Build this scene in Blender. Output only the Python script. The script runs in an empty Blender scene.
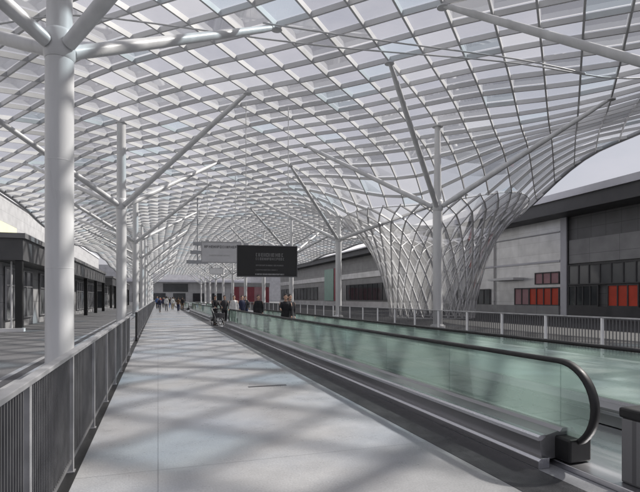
import bpy, bmesh, math, random
from mathutils import Vector, Matrix
random.seed(7)
scene = bpy.context.scene
COL = scene.collection
R = math.radians
PI = math.pi

# ------------------------------------------------------------------ materials
def new_mat(name):
    m = bpy.data.materials.new(name); m.use_nodes = True
    nt = m.node_tree; nt.nodes.clear()
    out = nt.nodes.new('ShaderNodeOutputMaterial')
    return m, nt, out

def mat(name, col, rough=.5, metal=0., vary=.12, scale=3., bump=0., bscale=40., stretch=None, spec=.5, rvary=.1):
    m, nt, out = new_mat(name)
    b = nt.nodes.new('ShaderNodeBsdfPrincipled')
    tc = nt.nodes.new('ShaderNodeTexCoord')
    mp = nt.nodes.new('ShaderNodeMapping')
    if stretch: mp.inputs['Scale'].default_value = stretch
    nt.links.new(tc.outputs['Object'], mp.inputs['Vector'])
    n = nt.nodes.new('ShaderNodeTexNoise'); n.inputs['Scale'].default_value = scale; n.inputs['Detail'].default_value = 6
    nt.links.new(mp.outputs[0], n.inputs['Vector'])
    cr = nt.nodes.new('ShaderNodeMapRange')
    cr.inputs['From Min'].default_value = .3; cr.inputs['From Max'].default_value = .7
    cr.inputs['To Min'].default_value = 1 - vary; cr.inputs['To Max'].default_value = 1 + vary
    nt.links.new(n.outputs['Fac'], cr.inputs['Value'])
    mul = nt.nodes.new('ShaderNodeVectorMath'); mul.operation = 'SCALE'
    mul.inputs[0].default_value = col[:3]
    nt.links.new(cr.outputs[0], mul.inputs['Scale'])
    nt.links.new(mul.outputs[0], b.inputs['Base Color'])
    rr = nt.nodes.new('ShaderNodeMapRange')
    rr.inputs['From Min'].default_value = .3; rr.inputs['From Max'].default_value = .7
    rr.inputs['To Min'].default_value = max(.03, rough - rvary); rr.inputs['To Max'].default_value = min(1, rough + rvary)
    nt.links.new(n.outputs['Fac'], rr.inputs['Value'])
    nt.links.new(rr.outputs[0], b.inputs['Roughness'])
    b.inputs['Metallic'].default_value = metal
    b.inputs['Specular IOR Level'].default_value = spec
    if bump:
        n2 = nt.nodes.new('ShaderNodeTexNoise'); n2.inputs['Scale'].default_value = bscale; n2.inputs['Detail'].default_value = 4
        nt.links.new(mp.outputs[0], n2.inputs['Vector'])
        bp = nt.nodes.new('ShaderNodeBump'); bp.inputs['Strength'].default_value = bump; bp.inputs['Distance'].default_value = .02
        nt.links.new(n2.outputs['Fac'], bp.inputs['Height'])
        nt.links.new(bp.outputs[0], b.inputs['Normal'])
    nt.links.new(b.outputs[0], out.inputs['Surface'])
    return m

def glass_mat(name, tint, haze_col, haze, gloss=.6, rough=.03, vary=0.0, pane_tint=None):
    """thin sheet glass: clear transmission + a little dusty scatter + fresnel gloss"""
    m, nt, out = new_mat(name)
    N = nt.nodes.new; L = nt.links.new
    tr = N('ShaderNodeBsdfTransparent'); tr.inputs[0].default_value = (*tint, 1)
    if pane_tint:
        g0 = N('ShaderNodeNewGeometry'); rp = N('ShaderNodeValToRGB'); rp.color_ramp.interpolation = 'CONSTANT'
        L(g0.outputs['Random Per Island'], rp.inputs[0]); e = rp.color_ramp.elements
        e[0].color = (*tint, 1); e[1].position = .90; e[1].color = (*pane_tint[1], 1)
        for p_, c_ in ((.30, pane_tint[0]), (.55, tint), (.78, pane_tint[2])):
            x_ = e.new(p_); x_.color = (*c_, 1)
        L(rp.outputs[0], tr.inputs[0])
    df = N('ShaderNodeBsdfDiffuse'); df.inputs[0].default_value = (*haze_col, 1)
    tl = N('ShaderNodeBsdfTranslucent'); tl.inputs[0].default_value = (*haze_col, 1)
    dm = N('ShaderNodeMixShader'); dm.inputs[0].default_value = .55
    L(df.outputs[0], dm.inputs[1]); L(tl.outputs[0], dm.inputs[2])
    mx = N('ShaderNodeMixShader')
    geo = N('ShaderNodeNewGeometry')
    mr = N('ShaderNodeMapRange'); mr.inputs['To Min'].default_value = haze * (1 - vary); mr.inputs['To Max'].default_value = haze * (1 + vary)
    L(geo.outputs['Random Per Island'], mr.inputs['Value'])
    tc = N('ShaderNodeTexCoord'); no = N('ShaderNodeTexNoise'); no.inputs['Scale'].default_value = .9; no.inputs['Detail'].default_value = 5
    L(tc.outputs['Object'], no.inputs['Vector'])
    ad = N('ShaderNodeMath'); ad.operation = 'MULTIPLY_ADD'
    L(no.outputs['Fac'], ad.inputs[0]); ad.inputs[1].default_value = haze * .7
    L(mr.outputs[0], ad.inputs[2])
    sb = N('ShaderNodeMath'); sb.operation = 'SUBTRACT'; L(ad.outputs[0], sb.inputs[0]); sb.inputs[1].default_value = haze * .35
    sb.use_clamp = True
    L(sb.outputs[0], mx.inputs[0]); L(tr.outputs[0], mx.inputs[1]); L(dm.outputs[0], mx.inputs[2])
    gl = N('ShaderNodeBsdfGlossy'); gl.inputs['Roughness'].default_value = rough
    fr = N('ShaderNodeLayerWeight'); fr.inputs['Blend'].default_value = .18
    fm = N('ShaderNodeMath'); fm.operation = 'MULTIPLY'; L(fr.outputs['Fresnel'], fm.inputs[0]); fm.inputs[1].default_value = gloss
    m2 = N('ShaderNodeMixShader'); L(fm.outputs[0], m2.inputs[0]); L(mx.outputs[0], m2.inputs[1]); L(gl.outputs[0], m2.inputs[2])
    L(m2.outputs[0], out.inputs['Surface'])
    return m

def floor_mat(name, col, rough, tile=(2.4, 2.4), joint=.55, patch_col=(.36, .40, .47)):
    m, nt, out = new_mat(name)
    N = nt.nodes.new; L = nt.links.new
    b = N('ShaderNodeBsdfPrincipled'); tc = N('ShaderNodeTexCoord')
    br = N('ShaderNodeTexBrick'); br.offset = 0.0
    br.inputs['Scale'].default_value = 1.0; br.inputs['Mortar Size'].default_value = .006
    br.inputs['Brick Width'].default_value = tile[0]; br.inputs['Row Height'].default_value = tile[1]
    br.inputs['Color1'].default_value = (col[0]*1.04, col[1]*1.04, col[2]*1.04, 1)
    br.inputs['Color2'].default_value = (col[0]*.95, col[1]*.95, col[2]*.95, 1)
    br.inputs['Mortar'].default_value = (col[0]*joint, col[1]*joint, col[2]*joint, 1)
    L(tc.outputs['Object'], br.inputs['Vector'])
    n1 = N('ShaderNodeTexNoise'); n1.inputs['Scale'].default_value = .45; n1.inputs['Detail'].default_value = 5
    L(tc.outputs['Object'], n1.inputs['Vector'])
    r1 = N('ShaderNodeMapRange'); r1.inputs['From Min'].default_value = .42; r1.inputs['From Max'].default_value = .7; r1.inputs['To Max'].default_value = .55
    L(n1.outputs['Fac'], r1.inputs['Value'])
    mix = N('ShaderNodeMix'); mix.data_type = 'RGBA'
    L(r1.outputs[0], mix.inputs['Factor']); L(br.outputs['Color'], mix.inputs['A']); mix.inputs['B'].default_value = (*patch_col, 1)  # broad soft noise patches blend the tiles towards a second tone
    n2 = N('ShaderNodeTexNoise'); n2.inputs['Scale'].default_value = 55; n2.inputs['Detail'].default_value = 3
    L(tc.outputs['Object'], n2.inputs['Vector'])
    r2 = N('ShaderNodeMapRange'); r2.inputs['From Min'].default_value = .3; r2.inputs['From Max'].default_value = .7; r2.inputs['To Min'].default_value = .86; r2.inputs['To Max'].default_value = 1.1
    L(n2.outputs['Fac'], r2.inputs['Value'])
    n3 = N('ShaderNodeTexNoise'); n3.inputs['Scale'].default_value = 2.2; n3.inputs['Detail'].default_value = 8; n3.inputs['Roughness'].default_value = .65
    L(tc.outputs['Object'], n3.inputs['Vector'])
    r3 = N('ShaderNodeMapRange'); r3.inputs['From Min'].default_value = .3; r3.inputs['From Max'].default_value = .7; r3.inputs['To Min'].default_value = .88; r3.inputs['To Max'].default_value = 1.08
    L(n3.outputs['Fac'], r3.inputs['Value'])
    mm = N('ShaderNodeMath'); mm.operation = 'MULTIPLY'; L(r2.outputs[0], mm.inputs[0]); L(r3.outputs[0], mm.inputs[1])
    sc = N('ShaderNodeVectorMath'); sc.operation = 'SCALE'; L(mix.outputs['Result'], sc.inputs[0]); L(mm.outputs[0], sc.inputs['Scale'])
    L(sc.outputs[0], b.inputs['Base Color'])
    rr = N('ShaderNodeMapRange'); rr.inputs['From Min'].default_value = .3; rr.inputs['From Max'].default_value = .7
    rr.inputs['To Min'].default_value = rough - .08; rr.inputs['To Max'].default_value = rough + .14
    L(n3.outputs['Fac'], rr.inputs['Value']); L(rr.outputs[0], b.inputs['Roughness'])
    bp = N('ShaderNodeBump'); bp.inputs['Strength'].default_value = .12; bp.inputs['Distance'].default_value = .01
    L(n2.outputs['Fac'], bp.inputs['Height']); L(bp.outputs[0], b.inputs['Normal'])
    L(b.outputs[0], out.inputs['Surface'])
    return m

def panel_mat(name, col, rough, w, h, metal=.0, joint=.6, axis='X'):
    """cladding sheets with visible seams; axis = the world axis the wall faces along"""
    m, nt, out = new_mat(name)
    N = nt.nodes.new; L = nt.links.new
    b = N('ShaderNodeBsdfPrincipled'); tc = N('ShaderNodeTexCoord')
    sp = N('ShaderNodeSeparateXYZ'); cb = N('ShaderNodeCombineXYZ'); L(tc.outputs['Object'], sp.inputs[0])
    L(sp.outputs['Y' if axis == 'X' else 'X'], cb.inputs[0]); L(sp.outputs['Z'], cb.inputs[1])
    br = N('ShaderNodeTexBrick'); br.offset = 0
    br.inputs['Scale'].default_value = 1; br.inputs['Mortar Size'].default_value = .02
    br.inputs['Brick Width'].default_value = w; br.inputs['Row Height'].default_value = h
    for k, f in (('Color1', 1.05), ('Color2', .94), ('Mortar', joint)): br.inputs[k].default_value = (col[0]*f, col[1]*f, col[2]*f, 1)
    L(cb.outputs[0], br.inputs['Vector'])
    n = N('ShaderNodeTexNoise'); n.inputs['Scale'].default_value = .8; n.inputs['Detail'].default_value = 6
    L(tc.outputs['Object'], n.inputs['Vector'])
    r = N('ShaderNodeMapRange'); r.inputs['From Min'].default_value = .3; r.inputs['From Max'].default_value = .7; r.inputs['To Min'].default_value = .85; r.inputs['To Max'].default_value = 1.1
    L(n.outputs['Fac'], r.inputs['Value'])
    sc = N('ShaderNodeVectorMath'); sc.operation = 'SCALE'; L(br.outputs['Color'], sc.inputs[0]); L(r.outputs[0], sc.inputs['Scale'])
    L(sc.outputs[0], b.inputs['Base Color']); b.inputs['Roughness'].default_value = rough; b.inputs['Metallic'].default_value = metal
    L(b.outputs[0], out.inputs['Surface'])
    return m

M = {
 'paint': mat('white_painted_steel', (.62, .625, .63), .36, 0, .13, 2.2, .04, 60, (1, 1, .16)),
 'rib': mat('grey_painted_steel', (.60, .605, .61), .36, 0, .08, .6),
 'funnelrib': mat('funnel_steel', (.57, .57, .58), .4, 0, .1, .8),
 'beam': mat('edge_beam_paint', (.36, .37, .39), .45, 0, .08, .8),
 'roofglass': glass_mat('roof_glass', (.83, .83, .835), (.70, .70, .70), .16, .5, .04, .8, ((.78, .78, .79), (.66, .77, .84), (.88, .88, .875))),
 'funnelglass': glass_mat('funnel_glass', (.82, .825, .83), (.64, .64, .64), .26, .55, .06, .6),
 'balglass': glass_mat('balustrade_glass', (.925, .97, .955), (.52, .665, .61), .31, .8, .02),
 'darkglass': mat('dark_window_glass', (.035, .04, .045), .08, 0, .2, .5, spec=.7, rvary=.04),
 'greyglass': mat('grey_window_glass', (.12, .125, .13), .12, 0, .2, .4, spec=.7, rvary=.05),
 'floor': floor_mat('pale_concrete_floor', (.33, .33, .335), .30, (3.6, 4.8), .62, (.25, .305, .385)),  # last colour: bluish tone of the soft patches
 'plaza': floor_mat('plaza_paving', (.13, .13, .135), .6, (1.2, 1.2), .7, (.11, .115, .12)),
 'asphalt': mat('asphalt', (.03, .03, .031), .8, 0, .25, 1.5, .4, 60),
 'darkstrip': mat('dark_grating', (.06, .06, .065), .5, .3, .25, 6, .3, 80),
 'steel': mat('brushed_steel', (.58, .58, .61), .30, 1, .10, 4, 0, 40, (1, .08, 1)),
 'steel_dark': mat('grey_cladding_steel', (.32, .32, .33), .36, .7, .15, 3, 0, 40, (1, .15, 1)),
 'steel_mid': mat('mid_cladding_steel', (.36, .36, .37), .34, .8, .12, 3, 0, 40, (1, .15, 1)),
 'black': mat('black_rubber', (.009, .009, .01), .55, 0, .2, 8),
 'pallet': mat('walkway_pallets', (.13, .13, .135), .45, .5, .25, 3),
 'rail': mat('galvanised_rail', (.42, .42, .43), .42, .6, .15, 5),
 'bars': mat('dark_rail_bars', (.15, .15, .155), .5, .5, .2, 5),
 'white': mat('white_paint', (.78, .78, .78), .5, 0, .05, 3),
 'fascia_dark': mat('dark_fascia', (.075, .075, .078), .5, 0, .2, 1.),
 'fascia_light': mat('pale_fascia', (.62, .62, .66), .45, 0, .08, .6),
 'hall_grey': panel_mat('grey_cladding', (.74, .74, .75), .32, 3.0, 1.2, .55, .8),
 'hall_dark': panel_mat('dark_cladding', (.19, .19, .195), .45, 1.5, 1.0, .1),
 'hall_mid': panel_mat('mid_grey_cladding', (.32, .32, .325), .45, 3.0, 1.4, .1),
 'hall_pale': panel_mat('pale_cladding', (.36, .36, .365), .5, 4.0, 1.5, .0),
 'hall_end': panel_mat('pale_end_cladding', (.50, .50, .51), .5, 4.0, 1.5, .0, .8, 'Y'),
 'yellow': mat('pale_yellow_panel', (.62, .62, .42), .6, 0, .06, .6),
 'olive': mat('dull_yellow_paint', (.42, .38, .08), .5, 0, .12, 6),
 'red': mat('red_panel', (.62, .075, .04), .45, 0, .15, .8),
 'maroon': mat('maroon_panel', (.30, .07, .09), .5, 0, .15, .8),
 'pink': mat('faded_pink_panel', (.45, .26, .28), .5, 0, .15, .8),
 'green': mat('pale_green_panel', (.30, .46, .40), .4, 0, .12, .8),
 'signblack': mat('sign_black', (.012, .012, .012), .5, 0, .2, 3),
 'signtext': mat('sign_lettering', (.17, .17, .17), .5, 0, .1, 6),
 'signtext_w': mat('sign_lettering_white', (.4, .4, .4), .5, 0, .1, 6),
 'signpale': mat('sign_pale', (.55, .55, .56), .5, 0, .06, 2),
 'signgrey': mat('sign_dark_grey', (.10, .10, .105), .5, 0, .1, 2),
 'skin': mat('skin', (.46, .29, .21), .55, 0, .08, 20),
 'hair_d': mat('dark_hair', (.02, .015, .012), .6, 0, .3, 40),
 'shoe': mat('dark_shoe', (.02, .02, .022), .5, 0, .2, 10),
}
CLOTH = {
 'black': (.015, .015, .018), 'charcoal': (.04, .04, .045), 'navy': (.02, .025, .06), 'grey': (.2, .2, .21),
 'white': (.65, .65, .64), 'beige': (.38, .32, .24), 'red': (.30, .03, .03), 'blue': (.08, .14, .30), 'brown': (.10, .06, .035), 'green': (.05, .10, .06),
}
for k, c in CLOTH.items(): M['cloth_' + k] = mat('cloth_' + k, c, .85, 0, .18, 12, .2, 120)

# ------------------------------------------------------------------ mesh helpers
class MB:
    def __init__(s): s.v = []; s.f = []; s.sm = []
    def add(s, vs, fs, smooth=False):
        o = len(s.v); s.v += [tuple(p) for p in vs]
        for f in fs: s.f.append([i + o for i in f]); s.sm.append(smooth)
    def box(s, x0, x1, y0, y1, z0, z1):
        s.add([(x0,y0,z0),(x1,y0,z0),(x1,y1,z0),(x0,y1,z0),(x0,y0,z1),(x1,y0,z1),(x1,y1,z1),(x0,y1,z1)],
              [(3,2,1,0),(4,5,6,7),(0,1,5,4),(1,2,6,5),(2,3,7,6),(3,0,4,7)])
    def bar(s, p, q, w, d, up=(0,0,1), ends=True):
        p = Vector(p); q = Vector(q); t = (q - p).normalized(); u = Vector(up)
        side = t.cross(u)
        if side.length < 1e-4: side = t.cross(Vector((0,1,0)))
        side.normalize(); n = side.cross(t).normalized()
        a = side * (w/2); b = n * (d/2)
        vs = [p-a-b, p+a-b, p+a+b, p-a+b, q-a-b, q+a-b, q+a+b, q-a+b]
        fs = [(0,1,5,4),(1,2,6,5),(2,3,7,6),(3,0,4,7)]
        if ends: fs += [(3,2,1,0),(4,5,6,7)]
        s.add(vs, fs)
    def tube(s, pts, r, n=12, caps=True):
        pts = [Vector(p) for p in pts]; rs = r if isinstance(r, (list, tuple)) else [r]*len(pts)
        vs = []; fs = []; ref = None
        for i, p in enumerate(pts):
            t = (pts[min(i+1, len(pts)-1)] - pts[max(i-1, 0)]).normalized()
            if ref is None:
                ref = t.cross(Vector((0,0,1)))
                if ref.length < .01: ref = Vector((1,0,0))
            e1 = (ref - t*ref.dot(t)).normalized(); e2 = t.cross(e1); ref = e1
            for k in range(n):
                a = 2*PI*k/n; vs.append(p + (e1*math.cos(a) + e2*math.sin(a))*rs[i])
        for i in range(len(pts)-1):
            for k in range(n):
                fs.append((i*n+k, i*n+(k+1)%n, (i+1)*n+(k+1)%n, (i+1)*n+k))
        s.add(vs, fs, True)
        if caps:
            s.add(vs[:n], [tuple(reversed(range(n)))]); s.add(vs[-n:], [tuple(range(n))])
    def prism_y(s, prof, y0, y1):
        """closed profile of (x,z) points swept along y"""
        n = len(prof)
        s.add([(x,y0,z) for x,z in prof] + [(x,y1,z) for x,z in prof],
              [(i,(i+1)%n,n+(i+1)%n,n+i) for i in range(n)] + [tuple(range(n)), tuple(range(2*n-1,n-1,-1))])
    def quad(s, a, b, c, d): s.add([a,b,c,d], [(0,1,2,3)])
    def build(s, name, m, parent=None, bevel=0):
        me = bpy.data.meshes.new(name); me.from_pydata(s.v, [], s.f)
        me.polygons.foreach_set('use_smooth', s.sm)
        me.update()
        bm = bmesh.new(); bm.from_mesh(me); bmesh.ops.recalc_face_normals(bm, faces=bm.faces); bm.to_mesh(me); bm.free()
        me.materials.append(m)
        o = bpy.data.objects.new(name, me); COL.objects.link(o)
        if parent: o.parent = parent
        if bevel:
            md = o.modifiers.new('bevel', 'BEVEL'); md.width = bevel; md.segments = 2; md.limit_method = 'ANGLE'
        return o

def tag(o, label, cat, group=None):
    o['label'] = label; o['category'] = cat
    if group: o['group'] = group
    return o
def thing(name, label, cat, loc=(0,0,0), rz=0, group=None):
    o = bpy.data.objects.new(name, None); COL.objects.link(o)
    o.location = loc; o.rotation_euler = (0,0,rz); o.empty_display_size = .3
    return tag(o, label, cat, group)
def structure(o): o['kind'] = 'structure'; return o
def dup(o, parent=None):
    c = o.copy(); COL.objects.link(c)
    if parent: c.parent = parent
    for ch in list(o.children): dup(ch, c)
    return c
ORD = ['nearest', 'second', 'third', 'fourth', 'fifth', 'sixth', 'seventh', 'eighth', 'ninth', 'tenth', 'eleventh', 'twelfth', 'thirteenth']

# ------------------------------------------------------------------ camera
cam = bpy.data.cameras.new('camera'); co = bpy.data.objects.new('camera', cam); COL.objects.link(co)
co.location = (0, 0, 1.6); co.rotation_euler = (R(90), 0, -math.atan(162/490))
cam.sensor_width = 36; cam.lens = 36*490/640; cam.shift_y = 52/640; cam.clip_start = .05; cam.clip_end = 6000
scene.camera = co

# ------------------------------------------------------------------ setting: ground and floors
b = MB(); b.box(-2500, 2500, -2500, 2500, -1.2, -.35); structure(b.build('ground', M['asphalt']))
b = MB(); b.box(-3.0, 11.5, -20, 214, -.34, 0); structure(b.build('walkway_floor', M['floor']))
b = MB(); b.box(-60, -3.003, -20, 214, -.34, -.02); structure(b.build('plaza', M['plaza']))
b = MB(); b.box(11.503, 33.5, -20, 214, -.345, -.12); structure(b.build('road', M['asphalt']))
b = MB(); b.box(33.503, 60, -20, 214, -.34, 0.0); structure(b.build('pavement', M['plaza']))
b = MB(); b.box(-2.86, -2.66, -20, 214, -.02, .004); structure(b.build('drainage_channel', M['darkstrip']))
b = MB(); b.box(2.86, 3.36, -20, 214, -.02, .004); structure(b.build('gutter_strip', M['darkstrip']))
b = MB(); b.box(-.84, -.70, -20, 214, -.02, .003); structure(b.build('floor_gap', M['signblack']))
b = MB(); b.box(1.54, 2.24, 8.72, 8.80, -.02, .004)
tag(b.build('floor_slot', M['darkstrip']), 'short dark slot drain set across the pale floor', 'drain')

# ------------------------------------------------------------------ roof
XL, XR, Y0, Y1 = -11.0, 31.5, -14.0, 205.0
FC = Vector((23.2, 38.4)); FR = 8.0
def ss(a, b_, x):
    t = max(0, min(1, (x-a)/(b_-a))); return t*t*(3-2*t)
def H(x, y):
    h = 11.55
    h += .14*math.cos(2*PI*(y-20.3)/18)*math.cos(2*PI*(x+1.9)/16.9)
    h += .55*math.sin(y/13.0 + x/19.0 + .4) * ss(10, 45, y)
    h -= 1.9*ss(-2, -11, x)
    h -= 1.25*ss(13, 31, x)
    h += 3.0*ss(17, 31, x)*ss(46, 28, y)
    h -= .3*ss(17, 31, x)*ss(48, 70, y)
    r = math.hypot(x-FC.x, y-FC.y)
    if r < 14: h -= 2.5*((14-max(r, 7.5))/6)**2.2
    return h
roof = thing('glass_roof', 'undulating glass roof on a white steel lattice over the whole walkway', 'roof', (0,0,0))
HD = 1.0        # half diagonal of the lattice diamonds
ox, oy = -1.93, 11.3
def P(i, j):        # lattice node: i along (1,1), j along (1,-1)
    return ox + (i+j)*HD, oy + (i-j)*HD
def inside(x, y): return XL-1e-6 <= x <= XR+1e-6 and Y0-1e-6 <= y <= Y1+1e-6 and (x-FC.x)**2+(y-FC.y)**2 >= FR*FR-1e-6
def clip(a, c):
    """part of the segment a-c which lies on the roof (one end inside)"""
    ia, ic = inside(*a), inside(*c)
    if ia and ic: return a, c
    if not ia and not ic: return None
    if ic: a, c = c, a
    lo, hi = 0., 1.
    for _ in range(18):
        t = (lo+hi)/2
        if inside(a[0]+(c[0]-a[0])*t, a[1]+(c[1]-a[1])*t): lo = t
        else: hi = t
    return (a, (a[0]+(c[0]-a[0])*lo, a[1]+(c[1]-a[1])*lo)) if lo > .03 else None
ribs = MB(); ribs2 = MB(); glass = MB()
def fit(x, y):
    x = max(XL, min(XR, x)); y = max(Y0, min(Y1, y))
    d = Vector((x, y)) - FC
    if d.length < FR: d = d.normalized()*FR; x, y = FC.x+d.x, FC.y+d.y
    return x, y
for i in range(-40, 150):
    for j in range(-125, 60):
        a = P(i, j)
        if not (XL-3 < a[0] < XR+3 and Y0-3 < a[1] < Y1+3): continue
        c1, c2, c3 = P(i+1, j), P(i, j+1), P(i+1, j+1)
        dep = .21
        s1 = clip(a, c1)
        if s1: ribs.bar((*s1[0], H(*s1[0])-dep/2), (*s1[1], H(*s1[1])-dep/2), .075, dep, ends=False)
        s2 = clip(a, c2)
        if s2: ribs2.bar((*s2[0], H(*s2[0])-dep/2-.003), (*s2[1], H(*s2[1])-dep/2-.003), .075, dep-.006, ends=False)
        cs = [a, c1, c3, c2]; ins = [inside(*q) for q in cs]
        if any(ins):
            q = [fit(*p) for p in cs]
            mid = (sum(p[0] for p in q)/4, sum(p[1] for p in q)/4)
            q = [(mid[0]+(p[0]-mid[0])*.985, mid[1]+(p[1]-mid[1])*.985) for p in q]
            glass.quad(*[(p[0], p[1], H(*p)+.03) for p in q])
ro1 = ribs.build('rib_lattice', M['rib'], roof); ro2 = ribs2.build('cross_rib_lattice', M['rib'], roof)
glass.build('glass_panels', M['roofglass'], roof)
eb = MB()
for X in (XL, XR):
    ys = [Y0+(Y1-Y0)*k/160 for k in range(161)]
    pts = [(X, y, H(X, y)-.10) for y in ys]
    if X == XR:
        p1 = [p for p in pts if p[1] < 40-2.8]; p2 = [p for p in pts if p[1] > 40+2.8]
        eb.tube(p1, .17, 10); eb.tube(p2, .17, 10)
    else: eb.tube(pts, .17, 10)
eb.build('edge_beam', M['beam'], roof)
# funnel: the roof pours down to the ground as a glass trunk
PROF = [(1.0, 1.0), (.925, .945), (.85, .885), (.75, .795), (.665, .68), (.60, .55), (.55, .42), (.51, .29), (.475, .15), (.46, .0)]   # radius, height fractions
NA = 34
def FP(k, r):
    a = 2*PI*(k + .5*r)/NA
    ex, ey = FC.x + FR*math.cos(a), FC.y + FR*math.sin(a)
    top = H(ex, ey)
    rr = FR*PROF[r][0]
    return (FC.x + rr*math.cos(a), FC.y + rr*math.sin(a), -.12 + (top+.12)*PROF[r][1])
fr = MB(); fr2 = MB(); fg = MB()
for r in range(len(PROF)-1):
    for k in range(NA):
        p = Vector(FP(k, r)); nrm = (p-Vector((FC.x, FC.y, p.z))).normalized()
        if r < 2: nrm = (nrm*(.35+.3*r)+Vector((0,0,-1))*(.65-.3*r)).normalized()
        f = 1-r/len(PROF)
        fr.bar(p, FP(k, r+1), .05+.025*f, .11+.08*f, nrm, False); fr2.bar(p, FP(k-1, r+1), .05+.025*f, .106+.08*f, nrm, False)
        if r+2 < len(PROF): fg.add([p, FP(k-1, r+1), FP(k-1, r+2), FP(k, r+1)], [(0,1,2,3)])
        if r == 0: fg.add([p, FP(k, 1), FP(k+1, 0)], [(0,1,2)])
for k in range(NA):
    fr.bar(FP(k, len(PROF)-1), FP(k+1, len(PROF)-1), .09, .16, (0,0,1), False)
fr.build('funnel_lattice', M['funnelrib'], roof); fr2.build('funnel_cross_lattice', M['funnelrib'], roof); fg.build('funnel_glass', M['funnelglass'], roof)
rg = MB(); rg.tube([(FC.x+FR*math.cos(2*PI*k/72), FC.y+FR*math.sin(2*PI*k/72), H(FC.x+FR*math.cos(2*PI*k/72), FC.y+FR*math.sin(2*PI*k/72))-.1) for k in range(73)], .035, 8)
rg.build('ring_beam', M['rib'], roof)
for (xa, ya, xb, yb_, nn) in ((-8, 19.5, 26, 15.2, 26), (3.5, 17.0, 17.2, 16.2, 12)):
    tr = MB(); tr.tube([(xa+(xb-xa)*k/nn, ya+(yb_-ya)*k/nn, H(xa+(xb-xa)*k/nn, ya+(yb_-ya)*k/nn)-.30) for k in range(nn+1)], .032, 8)
    tr.build('tie_cable', M['rib'], roof)

# ------------------------------------------------------------------ branching columns
def node(x, y):
    u, v = (x-ox)/HD, (y-oy)/HD
    return P(round((u+v)/2), round((u-v)/2))
def column(x, y, label, group, big):
    t = thing('branching_column', label, 'column', (x, y, 0), 0, group)
    hr = H(x, y) - .28; fk = 6.75
    n = 28 if big else 14
    b = MB(); b.tube([(0,0,-.12), (0,0,3), (0,0,fk-.25)], .27, n); b.build('shaft', M['paint'], t)
    b = MB(); b.tube([(0,0,fk-.245), (0,0,fk-.18), (0,0,fk+.28), (0,0,fk+.35)], [.272,.30,.30,.255], n); b.build('collar', M['paint'], t)
    b = MB(); b.tube([(0,0,fk+.352), (0,0,hr)], [.245,.235] if big and x < 0 else [.22,.16], n); b.build('mast', M['paint'], t)
    b = MB(); b.tube([(0,0,-.121), (0,0,.05), (0,0,.12)], [.42,.42,.30], n); b.build('base_plate', M['paint'], t)
    b = MB(); b.tube([(0,0,hr-.02), (0,0,hr+.03)], .30, n); b.build('head_plate', M['paint'], t)
    for z in (2.2, 4.4):
        b = MB(); b.tube([(0,0,z), (0,0,z+.012), (0,0,z+.024)], [.2705,.274,.2705], n, False); b.build('weld_seam', M['paint'], t)
    for sx, sy in ((1,1), (1,-1), (-1,1), (-1,-1)):
        ex, ey = node(x+6*sx, y+6*sy)
        d = Vector((ex, ey)) - FC
        if d.length < FR+.1: d = d.normalized()*(FR+.05); ex, ey = FC.x+d.x, FC.y+d.y
        b = MB()
        p0 = Vector((.20*sx, .20*sy, fk+.03)); p1 = Vector((ex-x, ey-y, H(ex, ey)-.20))
        b.tube([p0, p0.lerp(p1, .12), p0.lerp(p1, .88), p1], [.14,.15,.115,.075] if big else [.13,.135,.105,.07], n-4); br = b.build('branch', M['paint'], t)
        b = MB(); b.tube([p1-Vector((0,0,.09)), p1-Vector((0,0,.03))], .2, n-4); b.build('node_plate', M['paint'], br)
    return t
for k in range(11):
    column(-1.93, 11.3 + 18*k, f'white tubular column with four slanted branches behind the left railing, {ORD[k]} from the camera', 'left row of branching columns', k < 3)
for k in range(12):
    y = 8.2 + 16*k
    if k == 0:
        column(15, y, 'white column mostly out of frame whose slanted branches cross the upper right roof', 'right row of branching columns', True)
    else:
        column(15, y, f'white tubular column with four slanted branches beyond the right railing, {ORD[k-1]} seen in that row', 'right row of branching columns', k < 4)

# ------------------------------------------------------------------ railings
def railing(x, y0, y1, label, group, step=1.6, postmat='rail', barmat='bars', top=.075, gap=.055, h=1.1, dark_end=False):
    t = thing('railing', label, 'railing', (x, y0, 0), 0, group)
    L = y1-y0; n = max(1, round(L/step)); st = L/n
    b = MB(); b.box(-top/2, top/2, 0, L, h-.035, h); b.build('top_rail', M['rail'], t, .006)
    b = MB(); b.box(-.02, .02, .03, L-.03, .09, .125); b.build('bottom_rail', M[barmat], t)
    for k in range(n+1):
        b = MB(); yy = min(max(k*st, .03), L-.03)
        b.box(-.032, .032, yy-.03, yy+.03, .01, h-.036); b.box(-.045, .045, yy-.045, yy+.045, .0035, .012)
        b.build('post', M['signblack' if (dark_end and k == 0) else postmat], t)
    for k in range(n):
        b = MB(); m = int((st-.1)/gap)
        for q in range(m):
            yy = k*st + .08 + (st-.14)*(q+.5)/m
            b.box(-.012, .012, yy-.007, yy+.007, .126, h-.036)
        b.build('infill_bars', M[barmat], t)
    return t
g = 'railings along the left edge of the walkway'
railing(-.77, -3.0, 14.6, 'grey railing of thin vertical bars in the left foreground', g)
railing(-.77, 19.4, 36.9, 'barred railing that starts with a dark end post after the gap in the left railing', g, dark_end=True)
railing(-.77, 38.2, 68.0, 'barred left railing between the third and fourth left columns', g, 2.4, gap=.11)
railing(-.77, 70.0, 130.0, 'farthest barred railing of the left edge, near the distant crowd', g, 4, gap=.22)
g = 'railings along the right edge of the walkway'
railing(11.2, 6.0, 30.0, 'dark barred railing with white posts on the right, in front of the red shop windows', g, 2.0, 'white', 'bars', gap=.10)
railing(11.2, 31.0, 55.0, 'barred railing with white posts on the right, in front of the glass funnel', g, 2.0, 'white', 'bars', gap=.12)
railing(11.2, 56.0, 110.0, 'distant barred railing with white posts before the far right hall', g, 3.0, 'white', 'bars', gap=.2)
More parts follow.
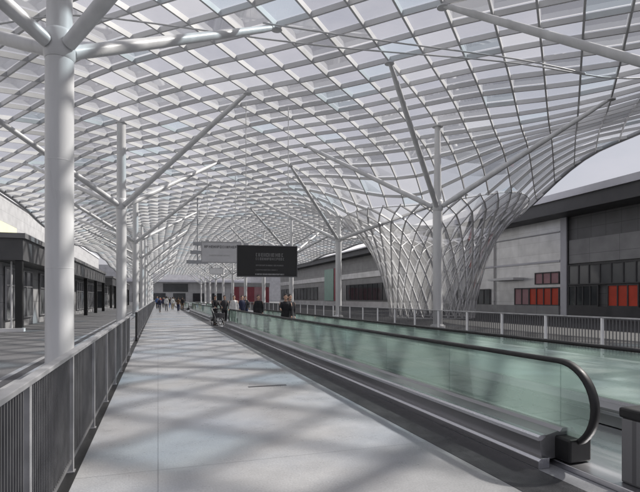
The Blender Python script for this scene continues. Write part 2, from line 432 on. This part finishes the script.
b = MB(); b.box(-1.28, -1.04, 4.9, 5.05, 0, .46); b.box(-1.30, -1.02, 4.88, 5.07, .46, .49)
tag(b.build('utility_box', M['olive'], None, .01), 'small dull yellow box standing behind the bars of the left railing', 'utility box')

# ------------------------------------------------------------------ moving walkways
MWL = 24.0
def moving_walkway(label, group):
    t = thing('moving_walkway', label, 'moving walkway', (3.4, 3.4, 0), 0, group)
    L = MWL; W = 2.3
    b = MB(); b.box(.55, W-.55, 1.5, L-1.5, .0, .05)
    for k in range(int((L-3)/.4)): b.box(.56, W-.56, 1.5+k*.4+.02, 1.5+k*.4+.38, .051, .062)
    b.build('pallet_belt', M['pallet'], t)
    for x0 in (.55, W-.57):
        b = MB(); b.box(x0-(.004 if x0 > 1 else -.004), x0+.02-(.004 if x0 > 1 else -.004), .4, L-.4, .20, .235); b.build('skirt_trim', M['steel'], t)
    for y0, y1 in ((-1.0, 1.495), (L-1.495, L+1.0)):
        b = MB(); b.box(.2, W-.2, y0, y1, .0, .055); b.build('landing_plate', M['steel'], t, .006)
    for side in (0, 1):
        mx = (lambda x: x) if side == 0 else (lambda x: W-x)
        b = MB(); b.prism_y([(mx(x), z) for x, z in ((.06,.10),(.04,.25),(.07,.283),(.25,.32),(.45,.32),(.52,.26),(.54,.065),(.06,.065))], .36, L-.36)
        bal = b.build('balustrade', M['steel_dark'], t)
        b = MB(); b.prism_y([(mx(x), z) for x, z in ((-.03,0),(-.03,.075),(.0,.097),(.10,.097),(.10,0))], .30, L-.30); b.build('kick_trim', M['steel'], bal, .004)
        b = MB(); b.prism_y([(mx(x), z) for x, z in ((.005,.252),(.005,.285),(.03,.302),(.085,.308),(.09,.28),(.04,.252))], .34, L-.34); b.build('ledge_trim', M['steel'], bal)
        b = MB(); b.prism_y([(mx(x), z) for x, z in ((.26,.318),(.29,.352),(.41,.352),(.44,.318))], .34, L-.34); b.build('glass_shoe', M['steel_mid'], bal)
        gx = .35
        # glass: straight bays and two rounded ends
        ya, yb = .42, L-.42; n = 12; st = (yb-ya)/n
        for k in range(n):
            b = MB(); b.box(mx(gx)-.006, mx(gx)+.006, ya+k*st+.004, ya+(k+1)*st-.004, .353, .955); b.build('glass_panel', M['balglass'], bal)
        for yc, s in ((ya, -1), (yb, 1)):
            b = MB(); pts = [(yc, .513)] + [(yc+s*.37*math.sin(PI*q/14), .58+.37*math.cos(PI*q/14)) for q in range(15)]
            pts = pts[1:]
            n0 = len(pts)
            b.add([(mx(gx)-.006, y, z) for y, z in pts]+[(mx(gx)+.006, y, z) for y, z in pts],
                  [tuple(range(n0)), tuple(range(2*n0-1, n0-1, -1))]+[(q, (q+1)%n0, n0+(q+1)%n0, n0+q) for q in range(n0)])
            b.build('end_glass', M['balglass'], bal)
        # handrail loop
        path = [(yb, .2)] if False else []
        path += [(ya+s_, z) for s_, z in [(-.40*math.sin(PI*q/18), .58-.40*math.cos(PI*q/18)) for q in range(3, 19)]]
        path += [(ya+(yb-ya)*q/8, .98) for q in range(1, 8)]
        path += [(yb+.40*math.sin(PI*q/18), .58+.40*math.cos(PI*q/18)) for q in range(16)]
        b = MB(); prof = [(-.042,-.018),(-.042,.012),(-.028,.026),(.028,.026),(.042,.012),(.042,-.018)]
        vs = []; fs = []; m_ = len(prof)
        for q, (y, z) in enumerate(path):
            a_, c_ = path[max(q-1, 0)], path[min(q+1, len(path)-1)]
            ty, tz = c_[0]-a_[0], c_[1]-a_[1]; ln = math.hypot(ty, tz); ty /= ln; tz /= ln
            ny, nz = -tz, ty
            for px, pn in prof: vs.append((mx(gx)+px, y+ny*pn, z+nz*pn))
        for q in range(len(path)-1):
            for w in range(m_): fs.append((q*m_+w, q*m_+(w+1)%m_, (q+1)*m_+(w+1)%m_, (q+1)*m_+w))
        b.add(vs, fs, True); b.build('handrail', M['black'], bal)
        for y0 in (ya-.24, yb+.01):
            b = MB(); b.box(mx(gx)-.13, mx(gx)+.13, y0, y0+.23, .06, .28); b.build('inlet_box', M['black'], bal, .02)
    return t
mw0 = moving_walkway('moving walkway with green glass sides and black handrail in the right foreground', 'moving walkways')
for dy, lab in ((31, 'moving walkway beginning where the nearest one ends, beside the walking lane'),
                (62, 'farthest moving walkway beside the walking lane, near the distant crowd')):
    c = dup(mw0); c.location = (3.4, 3.4+dy, 0); c['label'] = lab
t = thing('control_pedestal', 'dark grey control pedestal with black head at the end of the moving walkway', 'pedestal', (3.86, 3.0, .055))
b = MB(); b.box(-.16, .16, -.12, .12, 0, .54); b.build('body', M['hall_dark'], t, .012)
b = MB(); b.box(-.175, .175, -.135, .135, .541, .63); b.build('head', M['black'], t, .02)
b = MB(); b.box(-.05, .05, -.139, -.136, .565, .605); b.build('button_plate', M['red'], t)

# ------------------------------------------------------------------ hanging signs
def lettering(parent, rows, m, y):
    """rows of small worn characters, too far off to read"""
    for x0, x1, z0, z1 in rows:
        h = z1-z0; x = x0; b = MB(); sw = h*.20
        while x < x1:
            if random.random() < .16: x += h*.12; continue
            w = h*random.uniform(.5, .75); k = random.randrange(6)
            if k != 5: b.box(x, x+sw, y-.006, y, z0, z1)
            if k in (0, 1, 4): b.box(x+w-sw, x+w, y-.006, y, z0, z1)
            if k in (0, 2, 3, 5): b.box(x+sw, x+w-(sw if k in (0,1,4) else 0), y-.006, y, z1-sw, z1)
            if k in (1, 2, 3): b.box(x+sw, x+w-(sw if k in (0,1,4) else 0), y-.006, y, z0+h*.42, z0+h*.42+sw)
            if k in (0, 3, 5): b.box(x+sw, x+w-(sw if k in (0,1,4) else 0), y-.006, y, z0, z0+sw)
            if k == 5: b.box(x+w/2-sw/2, x+w/2+sw/2, y-.006, y, z0+sw+.001, z1-sw-.001)
            x += w+h*.17
        b.build('lettering', m, parent)
def hanging(name, label, cx, cy, z0, z1, w, m, rz=R(-6)):
    t = thing(name, label, 'sign', (cx, cy, z0), rz)
    b = MB(); b.box(-w/2, w/2, -.10, .10, 0, z1-z0); b.build('panel', m, t, .015)
    b = MB(); hz = z1-z0
    b.box(-w/2-.04, w/2+.04, -.12, .12, hz+.002, hz+.05); b.box(-w/2-.04, w/2+.04, -.12, .12, -.05, -.002)
    b.box(-w/2-.04, -w/2-.002, -.12, .12, -.002, hz+.002); b.box(w/2+.002, w/2+.04, -.12, .12, -.002, hz+.002)
    b.build('frame', M['signgrey'] if m == M['signblack'] else M['rail'], t)
    for s in (-1, 1):
        b = MB(); b.box(s*w*.36-.12, s*w*.36+.12, -.06, .06, hz+.051, hz+.16); b.build('bracket', M['rail'], t)
        hh = H(cx+s*w*.36, cy)-z0-.2
        b = MB(); b.tube([(s*w*.36, 0, z1-z0), (s*w*.36, 0, hh)], .02, 8); b.build('hanger_rod', M['paint'], t)
    return t
t = hanging('overhead_sign', 'large black sign board with grey lettering hanging over the moving walkway', 5.3, 24.6, 2.72, 4.22, 3.0, M['signblack'])
lettering(t, [(-.62, .78, .98, 1.16), (-.62, .78, .80, .93)], M['signtext'], -.101)
lettering(t, [(-.60, .76, .50, .57), (-.60, .5, .28, .33)], M['signtext'], -.101)
lettering(t, [(-.62, .85, .05, .12)], M['signtext_w'], -.101)
t = hanging('overhead_sign', 'pale grey hanging sign with one dark line of lettering, left of the black sign', 4.55, 37.5, 4.3, 5.8, 2.9, M['signpale'])
lettering(t, [(-1.25, 1.2, 1.05, 1.25)], M['signgrey'], -.101)
lettering(t, [(-.9, .6, .45, .55)], M['signtext_w'], -.101)
t = thing('sign_mast', 'grey hanging mast with three stacked cross plates, far off above the walking lane', 'sign', (3.5, 47.0, 4.7), R(-6))
b = MB(); b.tube([(0,0,0), (0,0,H(3.5,47)-4.9)], .06, 8); b.build('mast', M['beam'], t)
for z, w in ((.1, 2.0), (1.0, 1.3), (1.8, .8)):
    b = MB(); b.box(-w/2, w/2, -.1, .1, z, z+.32); b.build('cross_plate', M['beam'], t)
t = hanging('overhead_sign', 'small white sign board hanging beyond the pale grey one', 6.9, 62, 4.6, 5.3, 1.6, M['white'])

# ------------------------------------------------------------------ right hall buildings (face towards -x)
t = thing('exhibition_hall', 'grey exhibition hall on the right with dark eaves and red shop windows', 'building', (34, 4, 0))
def yy(v): return v-4
b = MB(); b.box(2.5, 26, yy(36.8), yy(58), 0, 9.2); b.build('wall', M['hall_grey'], t)
b = MB(); b.box(2.8, 26, yy(4), yy(36.79), 0, 9.2); b.build('dark_wall', M['hall_dark'], t)
b = MB(); b.box(0, 27, yy(4), yy(58.5), 9.2, 10.35); b.build('eaves', M['fascia_dark'], t)
b = MB(); b.box(-.25, 27.2, yy(3.8), yy(58.7), 10.353, 10.95); b.build('roof_edge', M['fascia_light'], t)
b = MB(); b.box(2.35, 2.5, yy(36.4), yy(37.1), 0.0, 9.19); b.build('pilaster', M['fascia_light'], t)
b = MB(); b.box(2.6, 2.79, yy(4), yy(36.3), 4.8, 7.0); b.build('cladding_band', M['hall_mid'], t)
b = MB(); b.box(2.2, 2.49, yy(37.2), yy(58), 0, .85); b.build('plinth', M['hall_mid'], t)
b = MB(); b.box(2.4, 2.79, yy(4), yy(36.3), 0, .85); b.build('plinth', M['fascia_dark'], t)
def window(y0, y1, z0, z1, x, m, parent, name='window', bays=3, fm='fascia_dark'):
    b = MB(); b.box(x-.02, x+.02, yy(y0), yy(y1), z0, z1); w = b.build(name, M[m], parent)
    b = MB()
    for k in range(bays+1):
        q = yy(y0)+(y1-y0)*k/bays; b.box(x-.10, x-.022, q-.05, q+.05, z0, z1)
    for z in (z0, z1): b.box(x-.095, x-.021, yy(y0)-.05, yy(y1)+.05, z-.05, z+.05)
    b.build('frame', M[fm], w)
    return w
window(37.3, 41.2, .9, 2.6, 2.44, 'red', t, 'red_window', 4)
window(41.3, 43.4, .9, 2.6, 2.44, 'pink', t, 'pink_window', 2)
window(37.3, 40.4, 3.0, 4.1, 2.44, 'pink', t, 'pink_window', 3)
b = MB(); b.box(1.2, 2.49, yy(42.2), yy(46.4), 3.5, 3.75); b.build('ledge', M['white'], t)
for q in (46.8, 55.0):
    b = MB(); b.tube([(2.38, yy(q), .86), (2.38, yy(q), 9.19)], .07, 8); b.build('drainpipe', M['steel_mid'], t)
b = MB(); b.box(2.36, 2.495, yy(37.2), yy(58), 5.05, 5.25); b.box(2.36, 2.495, yy(37.2), yy(58), 7.9, 8.0); b.build('string_course', M['fascia_light'], t)
window(47.6, 54.2, .9, 2.6, 2.44, 'greyglass', t, 'window', 6)
window(29.2, 32.0, .9, 2.7, 2.52, 'red', t, 'red_window', 3)
window(33.0, 36.2, .9, 2.7, 2.52, 'darkglass', t, 'window', 4)
window(26.0, 29.0, .9, 2.7, 2.52, 'greyglass', t, 'window', 4)
window(14.0, 25.8, .9, 4.3, 2.52, 'darkglass', t, 'window', 10)
window(26.0, 36.2, 2.85, 4.6, 2.52, 'greyglass', t, 'window', 9)

t = thing('exhibition_hall', 'far right exhibition hall with sloping white roof behind the glass funnel', 'building', (34, 4, 0))
b = MB(); b.box(2.5, 26, yy(62), yy(150), 0, 9.4); b.build('wall', M['hall_mid'], t)
b = MB(); b.box(.5, 27, yy(61.5), yy(151), 9.4, 10.3); b.build('eaves', M['fascia_dark'], t)
b = MB(); b.prism_y([(-.1, 10.303), (-.1, 10.5), (9, 14.6), (27.2, 15.2), (27.2, 10.303)], yy(61.3), yy(151.2)); b.build('roof', M['white'], t)
b = MB(); b.box(2.2, 2.49, yy(62), yy(150), 0, .9); b.build('plinth', M['hall_grey'], t)
b = MB(); b.box(2.3, 2.49, yy(62), yy(150), 5.4, 6.4); b.build('cladding_band', M['hall_grey'], t)
window(72, 93, 1.2, 4.2, 2.44, 'darkglass', t, 'window', 10)
window(112, 148, 1.2, 4.2, 2.44, 'greyglass', t, 'window', 12)
b = MB(); b.box(2.1, 2.2, yy(100), yy(106), 1.0, 8.0); b.build('green_banner', M['green'], t)
b = MB(); b.box(2.1, 2.2, yy(96.5), yy(99.6), 1.0, 8.0); b.build('maroon_banner', M['maroon'], t)

# maroon hoarding seen between the far columns of the right row
t = thing('hoarding', 'maroon and pink hoarding standing far off behind the right row of columns', 'hoarding', (21.3, 118, -.12))
for k in range(5):
    b = MB(); b.box(-4.6+k*1.84, -4.6+k*1.84+1.8, -.1, .1, .1, 4.4); b.build('board', M['maroon' if k % 2 == 0 else 'pink'], t)
b = MB(); b.box(-4.7, 4.7, -.15, .15, 4.41, 5.4); b.build('header_board', M['hall_pale'], t)

# ------------------------------------------------------------------ left buildings
def pavilion(y0, y1, label, x1=-6.2, det=True):
    t = thing('entrance_pavilion', label, 'building', (x1, y0, -.02))
    L = y1-y0
    b = MB(); b.box(-9, 0, 0, L, 3.45, 4.5); b.build('canopy', M['fascia_dark'], t)
    b = MB(); b.box(-9.1, .12, -.12, L+.1, 4.503, 4.75); b.build('roof_edge', M['hall_dark'], t)
    b = MB(); b.box(-8.8, -1.3, 1.6, L-.4, 0, 3.445); b.build('wall', M['hall_mid'], t)
    b = MB(); b.box(-9, .05, -.10, .25, 0, .16); b.build('front_kerb', M['white'], t)
    n = max(2, round(L/8))
    for k in range(n+1):
        q = .25+(L-.5)*k/n
        b = MB(); b.box(-.36, -.06, q-.15, q+.15, .165 if k == 0 else 0, 3.445); b.build('post', M['signblack'], t)
    for k in range(n):
        q = .25+(L-.5)*k/n
        b = MB(); b.box(-1.28, -1.25, q+1.7, q+(L-.5)/n-.4, .5, 3.2); w = b.build('window', M['greyglass'], t)
        b = MB()
        for z in (.5, 2.3, 3.2): b.box(-1.249, -1.19, q+1.7, q+(L-.5)/n-.4, z-.04, z+.04)
        for u in range(5):
            v = q+1.7+((L-.5)/n-2.1)*u/4; b.box(-1.248, -1.18, v-.04, v+.04, .5, 3.2)
        b.build('frame', M['rail'], w)
    for x0, xx in ((-3.3, -1.5), (-5.6, -3.8), (-8.0, -6.0)):
        b = MB(); b.box(x0, xx, 1.50, 1.59, .25, 2.6); d = b.build('door', M['darkglass'], t)
        b = MB(); b.box(x0-.07, x0, 1.45, 1.58, .0, 2.7); b.box(xx, xx+.07, 1.45, 1.58, .0, 2.7); b.box(x0, xx, 1.45, 1.58, 2.61, 2.7); b.build('frame', M['rail'], d)
    b = MB(); b.box(-.75, -.69, .9, 1.0, 0, 3.44); b.build('drainpipe', M['white'], t)
    return t
pavilion(27.0, 66.0, 'low dark roofed entrance pavilion behind the nearest left column')
pavilion(76.0, 120.0, 'low dark roofed pavilion farther along the left side')
t = thing('exhibition_hall', 'tall pale grey exhibition hall rising behind the left pavilions', 'building', (-20, 0, -.02))
b = MB(); b.box(-40, 0, 12, 190, 0, 15.5); b.build('wall', M['hall_pale'], t)
b = MB(); b.box(-40.2, .2, 11.8, 190.2, 15.503, 16.1); b.build('roof_edge', M['fascia_light'], t)
b = MB(); b.box(.002, .14, 66, 83, 9.0, 11.9); b.build('yellow_panel', M['yellow'], t)
b = MB(); b.box(.002, .12, 12, 190, 0, 3.2); b.build('base_cladding', M['hall_mid'], t)

t = thing('entrance_building', 'pale entrance building closing the far end of the walkway', 'building', (8, 214, 0))
b = MB(); b.box(-48, 78, 0, 20, 0, 15); b.build('wall', M['hall_end'], t)
b = MB(); b.box(-6, 4, -.25, -.01, 4.2, 7.6); b.build('window_band', M['darkglass'], t)
b = MB(); b.box(-20, 30, -4, -.26, 8.2, 8.9); b.build('canopy', M['fascia_light'], t)
for k in range(6):
    b = MB(); b.box(-18+k*8, -13+k*8, -.25, -.01, 0, 3.6); b.build('door', M['darkglass'], t)

# ------------------------------------------------------------------ people
def fused(name, mb, voxel, smooth=4):
    """fuse overlapping volumes into one continuous surface"""
    me = bpy.data.meshes.new(name); me.from_pydata(mb.v, [], mb.f)
    o = bpy.data.objects.new(name, me); COL.objects.link(o)
    r = o.modifiers.new('fuse', 'REMESH'); r.mode = 'VOXEL'; r.voxel_size = voxel; r.use_smooth_shade = True
    if smooth:
        c = o.modifiers.new('soft', 'SMOOTH'); c.factor = .5; c.iterations = smooth
    dg = bpy.context.evaluated_depsgraph_get(); dg.update()
    res = bpy.data.meshes.new_from_object(o.evaluated_get(dg)); res.name = name
    for p in res.polygons: p.use_smooth = True
    bpy.data.objects.remove(o); bpy.data.meshes.remove(me)
    return res
def ball(mb, c, r, n=10, m_=14):
    c = Vector(c); vs = [c+Vector((0,0,r[2]))]; fs = []
    for a in range(1, n):
        t = PI*a/n
        for k in range(m_): u = 2*PI*k/m_; vs.append(c+Vector((r[0]*math.sin(t)*math.cos(u), r[1]*math.sin(t)*math.sin(u), r[2]*math.cos(t))))
    vs.append(c-Vector((0,0,r[2]))); e = len(vs)-1
    for k in range(m_): fs.append((0, 1+k, 1+(k+1)%m_)); fs.append((e, e-m_+(k+1)%m_, e-m_+k))
    for a in range(n-2):
        for k in range(m_): fs.append((1+a*m_+k, 1+(a+1)*m_+k, 1+(a+1)*m_+(k+1)%m_, 1+a*m_+(k+1)%m_))
    mb.add(vs, fs)
def rings(mb, secs, n=16):
    """torso-like loft through (y, z, rx, ry) sections"""
    vs = []; fs = []
    for y, z, rx, ry in secs:
        for k in range(n): a = 2*PI*k/n; vs.append((rx*math.cos(a), y+ry*math.sin(a), z))
    for i in range(len(secs)-1):
        for k in range(n): fs.append((i*n+k, i*n+(k+1)%n, (i+1)*n+(k+1)%n, (i+1)*n+k))
    fs.append(tuple(reversed(range(n)))); fs.append(tuple(range((len(secs)-1)*n, len(secs)*n)))
    mb.add(vs, fs)
def limb(mb, pts, rs):
    for (p, q), (a, c) in zip(zip(pts, pts[1:]), zip(rs, rs[1:])):
        mb.tube([p, q], [a, c], 12); 
    for p, r in zip(pts, rs): ball(mb, p, (r, r, r), 8, 12)

def person_meshes(pose):
    """a 1.74 m figure facing +y, feet on z = 0"""
    st = pose.get('stride', 0); arms = pose.get('arms', ((.04, .0), (-.04, .0))); ln = pose.get('lean', 0.)
    legs = []
    for s_, d in ((1, st), (-1, -st)):
        ank = (s_*.10, d, .09+(.05 if d < 0 else 0))
        legs.append([(s_*.095, 0, .86), (s_*.10, d*.5+(.04 if d else 0), .49), ank, (ank[0]+s_*.02, d+.14, .05)])
    ams = []
    for s_, (fy, lift) in zip((1, -1), arms):
        sh = Vector((s_*.180, ln, 1.39)); el = Vector((s_*.225, ln+fy*.5-.03, 1.11+lift*.3)); wr = Vector((s_*.215, ln+fy+.03, .88+lift))
        ams.append((s_, [sh, el, wr]))
    tors = [(0, .84, .15, .10), (0, .95, .165, .115), (ln*.3, 1.10, .142, .10), (ln*.7, 1.28, .162, .112), (ln, 1.38, .165, .10), (ln, 1.45, .11, .075), (ln, 1.48, .06, .055)]
    B = MB(); rings(B, tors)
    limb(B, [(0, ln, 1.44), (0, ln+.02, 1.54)], [.058, .056])
    hz = 1.635; hy = ln+.03
    ball(B, (0, hy, hz+.02), (.075, .092, .095)); ball(B, (0, hy+.018, hz-.055), (.055, .068, .062))
    ball(B, (0, hy+.095, hz-.015), (.013, .02, .022)); ball(B, (0, hy+.085, hz+.03), (.05, .012, .008)); ball(B, (0, hy+.082, hz-.062), (.024, .012, .01))
    for s_ in (1, -1): ball(B, (s_*.076, hy-.005, hz-.005), (.012, .022, .03))
    for L_ in legs: limb(B, L_, [.085, .055, .04, .032])
    for s_, A in ams:
        limb(B, A, [.052, .04, .029])
        d = (A[2]-A[1]).normalized(); fwd = Vector((0, 1, 0)); fwd = (fwd-d*fwd.dot(d)).normalized()
        palm = A[2]+d*.07; limb(B, [A[2]+d*.02, palm+fwd*.015, palm-fwd*.015], [.028, .026, .026])
        for off, l_ in ((-.033, .062), (-.012, .078), (.011, .083), (.033, .072)):
            k0 = palm+fwd*off*.8; k1 = k0+d*l_*.55+fwd*off*.15; k2 = k1+d*l_*.45-Vector((s_*.02, 0, 0))
            limb(B, [k0, k1, k2], [.011, .010, .008])
        t0 = A[2]+d*.035+fwd*.02; limb(B, [t0, t0+d*.03+fwd*.03, t0+d*.06+fwd*.035-Vector((s_*.012, 0, 0))], [.013, .011, .009])
    body = fused('body', B, .0085, 3)
    S = MB(); rings(S, [(0, .86, .178, .132), (0, .95, .182, .132), (ln*.3, 1.10, .163, .12), (ln*.7, 1.28, .176, .128), (ln, 1.38, .178, .116), (ln, 1.45, .115, .086), (ln, 1.478, .085, .075)], 20)
    for s_, A in ams: limb(S, [A[0]-Vector((s_*.02, 0, .0)), A[1], A[1].lerp(A[2], .93)], [.064, .050, .042])
    shirt = fused('shirt', S, .014, 4)
    T = MB(); rings(T, [(0, .80, .15, .11), (0, .86, .17, .124), (0, .97, .168, .118)], 20)
    for L_ in legs:
        a = Vector(L_[2]); limb(T, [L_[0], L_[1], tuple(a+Vector((0, 0, .02)))], [.104, .076, .062])
    trousers = fused('trousers', T, .015, 3)
    shoes = []
    for L_ in legs:
        a, c = Vector(L_[2]), Vector(L_[3]); f = MB()
        z0 = a.z-.09
        ball(f, (a.x, a.y-.01, z0+.055), (.045, .07, .055)); ball(f, ((a.x+c.x)/2, (a.y+c.y)/2+.01, z0+.045), (.046, .10, .042)); ball(f, (c.x, c.y+.01, z0+.036), (.045, .075, .034))
        shoes.append(fused('shoe', f, .012, 2))
    Hm = MB(); ball(Hm, (0, hy-.014, hz+.045), (.086, .096, .088)); ball(Hm, (0, hy-.05, hz-.01), (.078, .06, .085))
    if pose.get('long'): ball(Hm, (0, hy-.06, hz-.09), (.075, .045, .12))
    hair = fused('hair', Hm, .012, 2)
    return dict(body=body, shirt=shirt, trousers=trousers, hair=hair, shoes=shoes)

POSES = {
 'stand': person_meshes({'long': True}),
 'walk': person_meshes({'stride': .24, 'arms': ((-.20, .03), (.20, .05))}),
 'walk_b': person_meshes({'stride': -.20, 'arms': ((.17, .04), (-.15, .03))}),
 'push': person_meshes({'stride': .16, 'arms': ((.36, .18), (.36, .18)), 'lean': .05}),
 'lean': person_meshes({'arms': ((.28, .30), (.10, .05)), 'lean': .07}),
}
for d in POSES.values():
    for k, v in d.items():
        for me in (v if isinstance(v, list) else [v]): me.materials.clear(); me.materials.append(M['skin'])
def part(name, me, m, parent):
    o = bpy.data.objects.new(name, me); COL.objects.link(o); o.parent = parent
    o.material_slots[0].link = 'OBJECT'; o.material_slots[0].material = m
    return o
def person(x, y, rz, pose, shirt, trousers, label, group=None, z=0., sc=1.):
    t = thing('person', label, 'person', (x, y, z), rz, group); t.scale = (sc, sc, sc)
    d = POSES[pose]
    part('body', d['body'], M['skin'], t); part('shirt', d['shirt'], M['cloth_'+shirt], t)
    part('trousers', d['trousers'], M['cloth_'+trousers], t); part('hair', d['hair'], M['hair_d'], t)
    for s in d['shoes']: part('shoe', s, M['shoe'], t)
    return t
# the two on the nearest moving walkway
person(4.4, 17.3, R(170), 'lean', 'black', 'charcoal', 'person in black top and dark trousers leaning forward on the nearest moving walkway', z=.062, sc=.96)
person(4.74, 18.0, R(185), 'stand', 'charcoal', 'grey', 'person in charcoal top and grey trousers standing on the nearest moving walkway', z=.062, sc=.96)
person(4.6, 23.4, R(175), 'stand', 'black', 'black', 'person all in black on the nearest moving walkway below the black sign', z=.062, sc=.96)
# group at its far end
g = 'people at the far end of the nearest moving walkway'
person(3.20, 29.6, R(200), 'push', 'black', 'charcoal', 'person in black pushing a pram off the moving walkway', g)
person(3.85, 30.2, R(180), 'walk', 'charcoal', 'black', 'person in charcoal top striding beside the pram', g)
person(4.30, 29.3, R(165), 'stand', 'white', 'black', 'person in white shirt standing at the far end of the nearest moving walkway', g)
person(4.85, 29.8, R(190), 'walk_b', 'navy', 'black', 'person in navy top at the right of the pram group', g)
person(5.6, 33.0, R(180), 'walk', 'black', 'navy', 'person in black top and navy trousers behind the pram group', g)
# pram
t = thing('pram', 'dark pram with large wheels pushed beside the moving walkway', 'pram', (3.34, 29.0, 0), R(200))
def wheel(x, y, r):
    b = MB(); b.tube([(x, y+r*math.cos(2*PI*k/20), r+r*math.sin(2*PI*k/20)) for k in range(21)], .022, 6, False)
    for k in range(3): b.tube([(x, y+r*math.cos(PI*k/3), r+r*math.sin(PI*k/3)), (x, y-r*math.cos(PI*k/3), r-r*math.sin(PI*k/3))], .007, 5)
    b.build('wheel', M['black'], t)
for x in (-.24, .24): wheel(x, -.22, .20); wheel(x, .30, .15)
b = MB()
for x in (-.21, .21):
    b.tube([(x, -.42, 1.0), (x, -.30, .85), (x, .05, .5), (x, .30, .15)], .014, 8); b.tube([(x, -.22, .2), (x, .05, .5)], .014, 8)
b.tube([(-.21, -.42, 1.0), (.21, -.42, 1.0)], .018, 8); b.build('frame', M['rail'], t)
b = MB(); b.prism_y([(-.2,.46),(-.22,.72),(.22,.72),(.2,.46)], -.18, .45); b.build('seat', M['cloth_charcoal'], t, .03)
b = MB(); 
for k in range(7): 
    a = PI*k/6*.6
    b.bar((-.22, -.15+.16*math.sin(a)-.04*k*0, .72+.26*math.sin(a)), (.22, -.15+.16*math.sin(a), .72+.26*math.sin(a)), .09, .03)
b.build('hood', M['cloth_black'], t)
# the distant crowd on the walking lane
cols = ['black','charcoal','navy','grey','white','beige','red','blue','brown','green']
spots = [(.2,58),(1.0,64),(1.9,70),(-.1,74),(2.3,61),(.8,82),(1.5,90),(2.4,86),(.1,96),(1.2,104),(2.1,112),(.6,120),(1.8,78),(2.6,96),(3.0,66),(3.1,104),(.4,134),(1.7,140)]
used = set()
for k, (x, y) in enumerate(spots):
    while True:
        a, c = random.choice(cols), random.choice(['black','charcoal','navy','grey','beige','brown','blue'])
        if (a, c) not in used and a != c: used.add((a, c)); break
    person(x, y, R(random.choice([0, 180])+random.uniform(-15, 15)), random.choice(['walk','walk_b','stand']), a, c,
           f'person in {a} top and {c} trousers in the distant crowd on the walking lane', 'distant crowd on the walking lane', 0, random.uniform(.95, 1.06))

# ------------------------------------------------------------------ light and sky
AZ, EL = R(86), R(44)          # clockwise from +y: behind the camera, to the right
sd = Vector((math.sin(AZ)*math.cos(EL), math.cos(AZ)*math.cos(EL), math.sin(EL)))
sun = bpy.data.lights.new('sun', 'SUN'); sun.energy = 5.0; sun.angle = R(1.4); sun.color = (1, .96, .90)
so = bpy.data.objects.new('sun', sun); COL.objects.link(so); so.rotation_euler = (-sd).to_track_quat('-Z', 'Y').to_euler()
w = bpy.data.worlds.new('World'); scene.world = w; w.use_nodes = True
nt = w.node_tree; nt.nodes.clear(); N = nt.nodes.new; L = nt.links.new
out = N('ShaderNodeOutputWorld'); bg = N('ShaderNodeBackground')
sky = N('ShaderNodeTexSky'); sky.sky_type = 'NISHITA'; sky.sun_disc = False
sky.sun_elevation = EL; sky.sun_rotation = AZ; sky.dust_density = 3.0; sky.air_density = 1.2; sky.ozone_density = 1.0
tc = N('ShaderNodeTexCoord'); mp = N('ShaderNodeMapping'); mp.inputs['Scale'].default_value = (1, 1, 2.4)
L(tc.outputs['Generated'], mp.inputs['Vector'])
no = N('ShaderNodeTexNoise'); no.inputs['Scale'].default_value = 2.4; no.inputs['Detail'].default_value = 8; no.inputs['Roughness'].default_value = .55
L(mp.outputs[0], no.inputs['Vector'])
cr = N('ShaderNodeMapRange'); cr.inputs['From Min'].default_value = .30; cr.inputs['From Max'].default_value = .60; cr.inputs['To Min'].default_value = .45; cr.inputs['To Max'].default_value = .97
L(no.outputs['Fac'], cr.inputs['Value'])
mx = N('ShaderNodeMix'); mx.data_type = 'RGBA'
L(cr.outputs[0], mx.inputs['Factor']); L(sky.outputs[0], mx.inputs['A']); mx.inputs['B'].default_value = (8.8, 8.65, 9.6, 1)
L(mx.outputs['Result'], bg.inputs['Color']); bg.inputs['Strength'].default_value = .05
L(bg.outputs[0], out.inputs['Surface'])

scene.view_settings.view_transform = 'Standard'; scene.view_settings.look = 'None'
scene.view_settings.exposure = 0.6; scene.view_settings.gamma = 1; scene.view_settings.use_curve_mapping = False
scene.render.engine = 'CYCLES'
scene.cycles.max_bounces = 10; scene.cycles.transparent_max_bounces = 24; scene.cycles.diffuse_bounces = 5
scene.cycles.use_denoising = True; scene.cycles.caustics_reflective = False; scene.cycles.caustics_refractive = False
scene.cycles.sample_clamp_indirect = 6
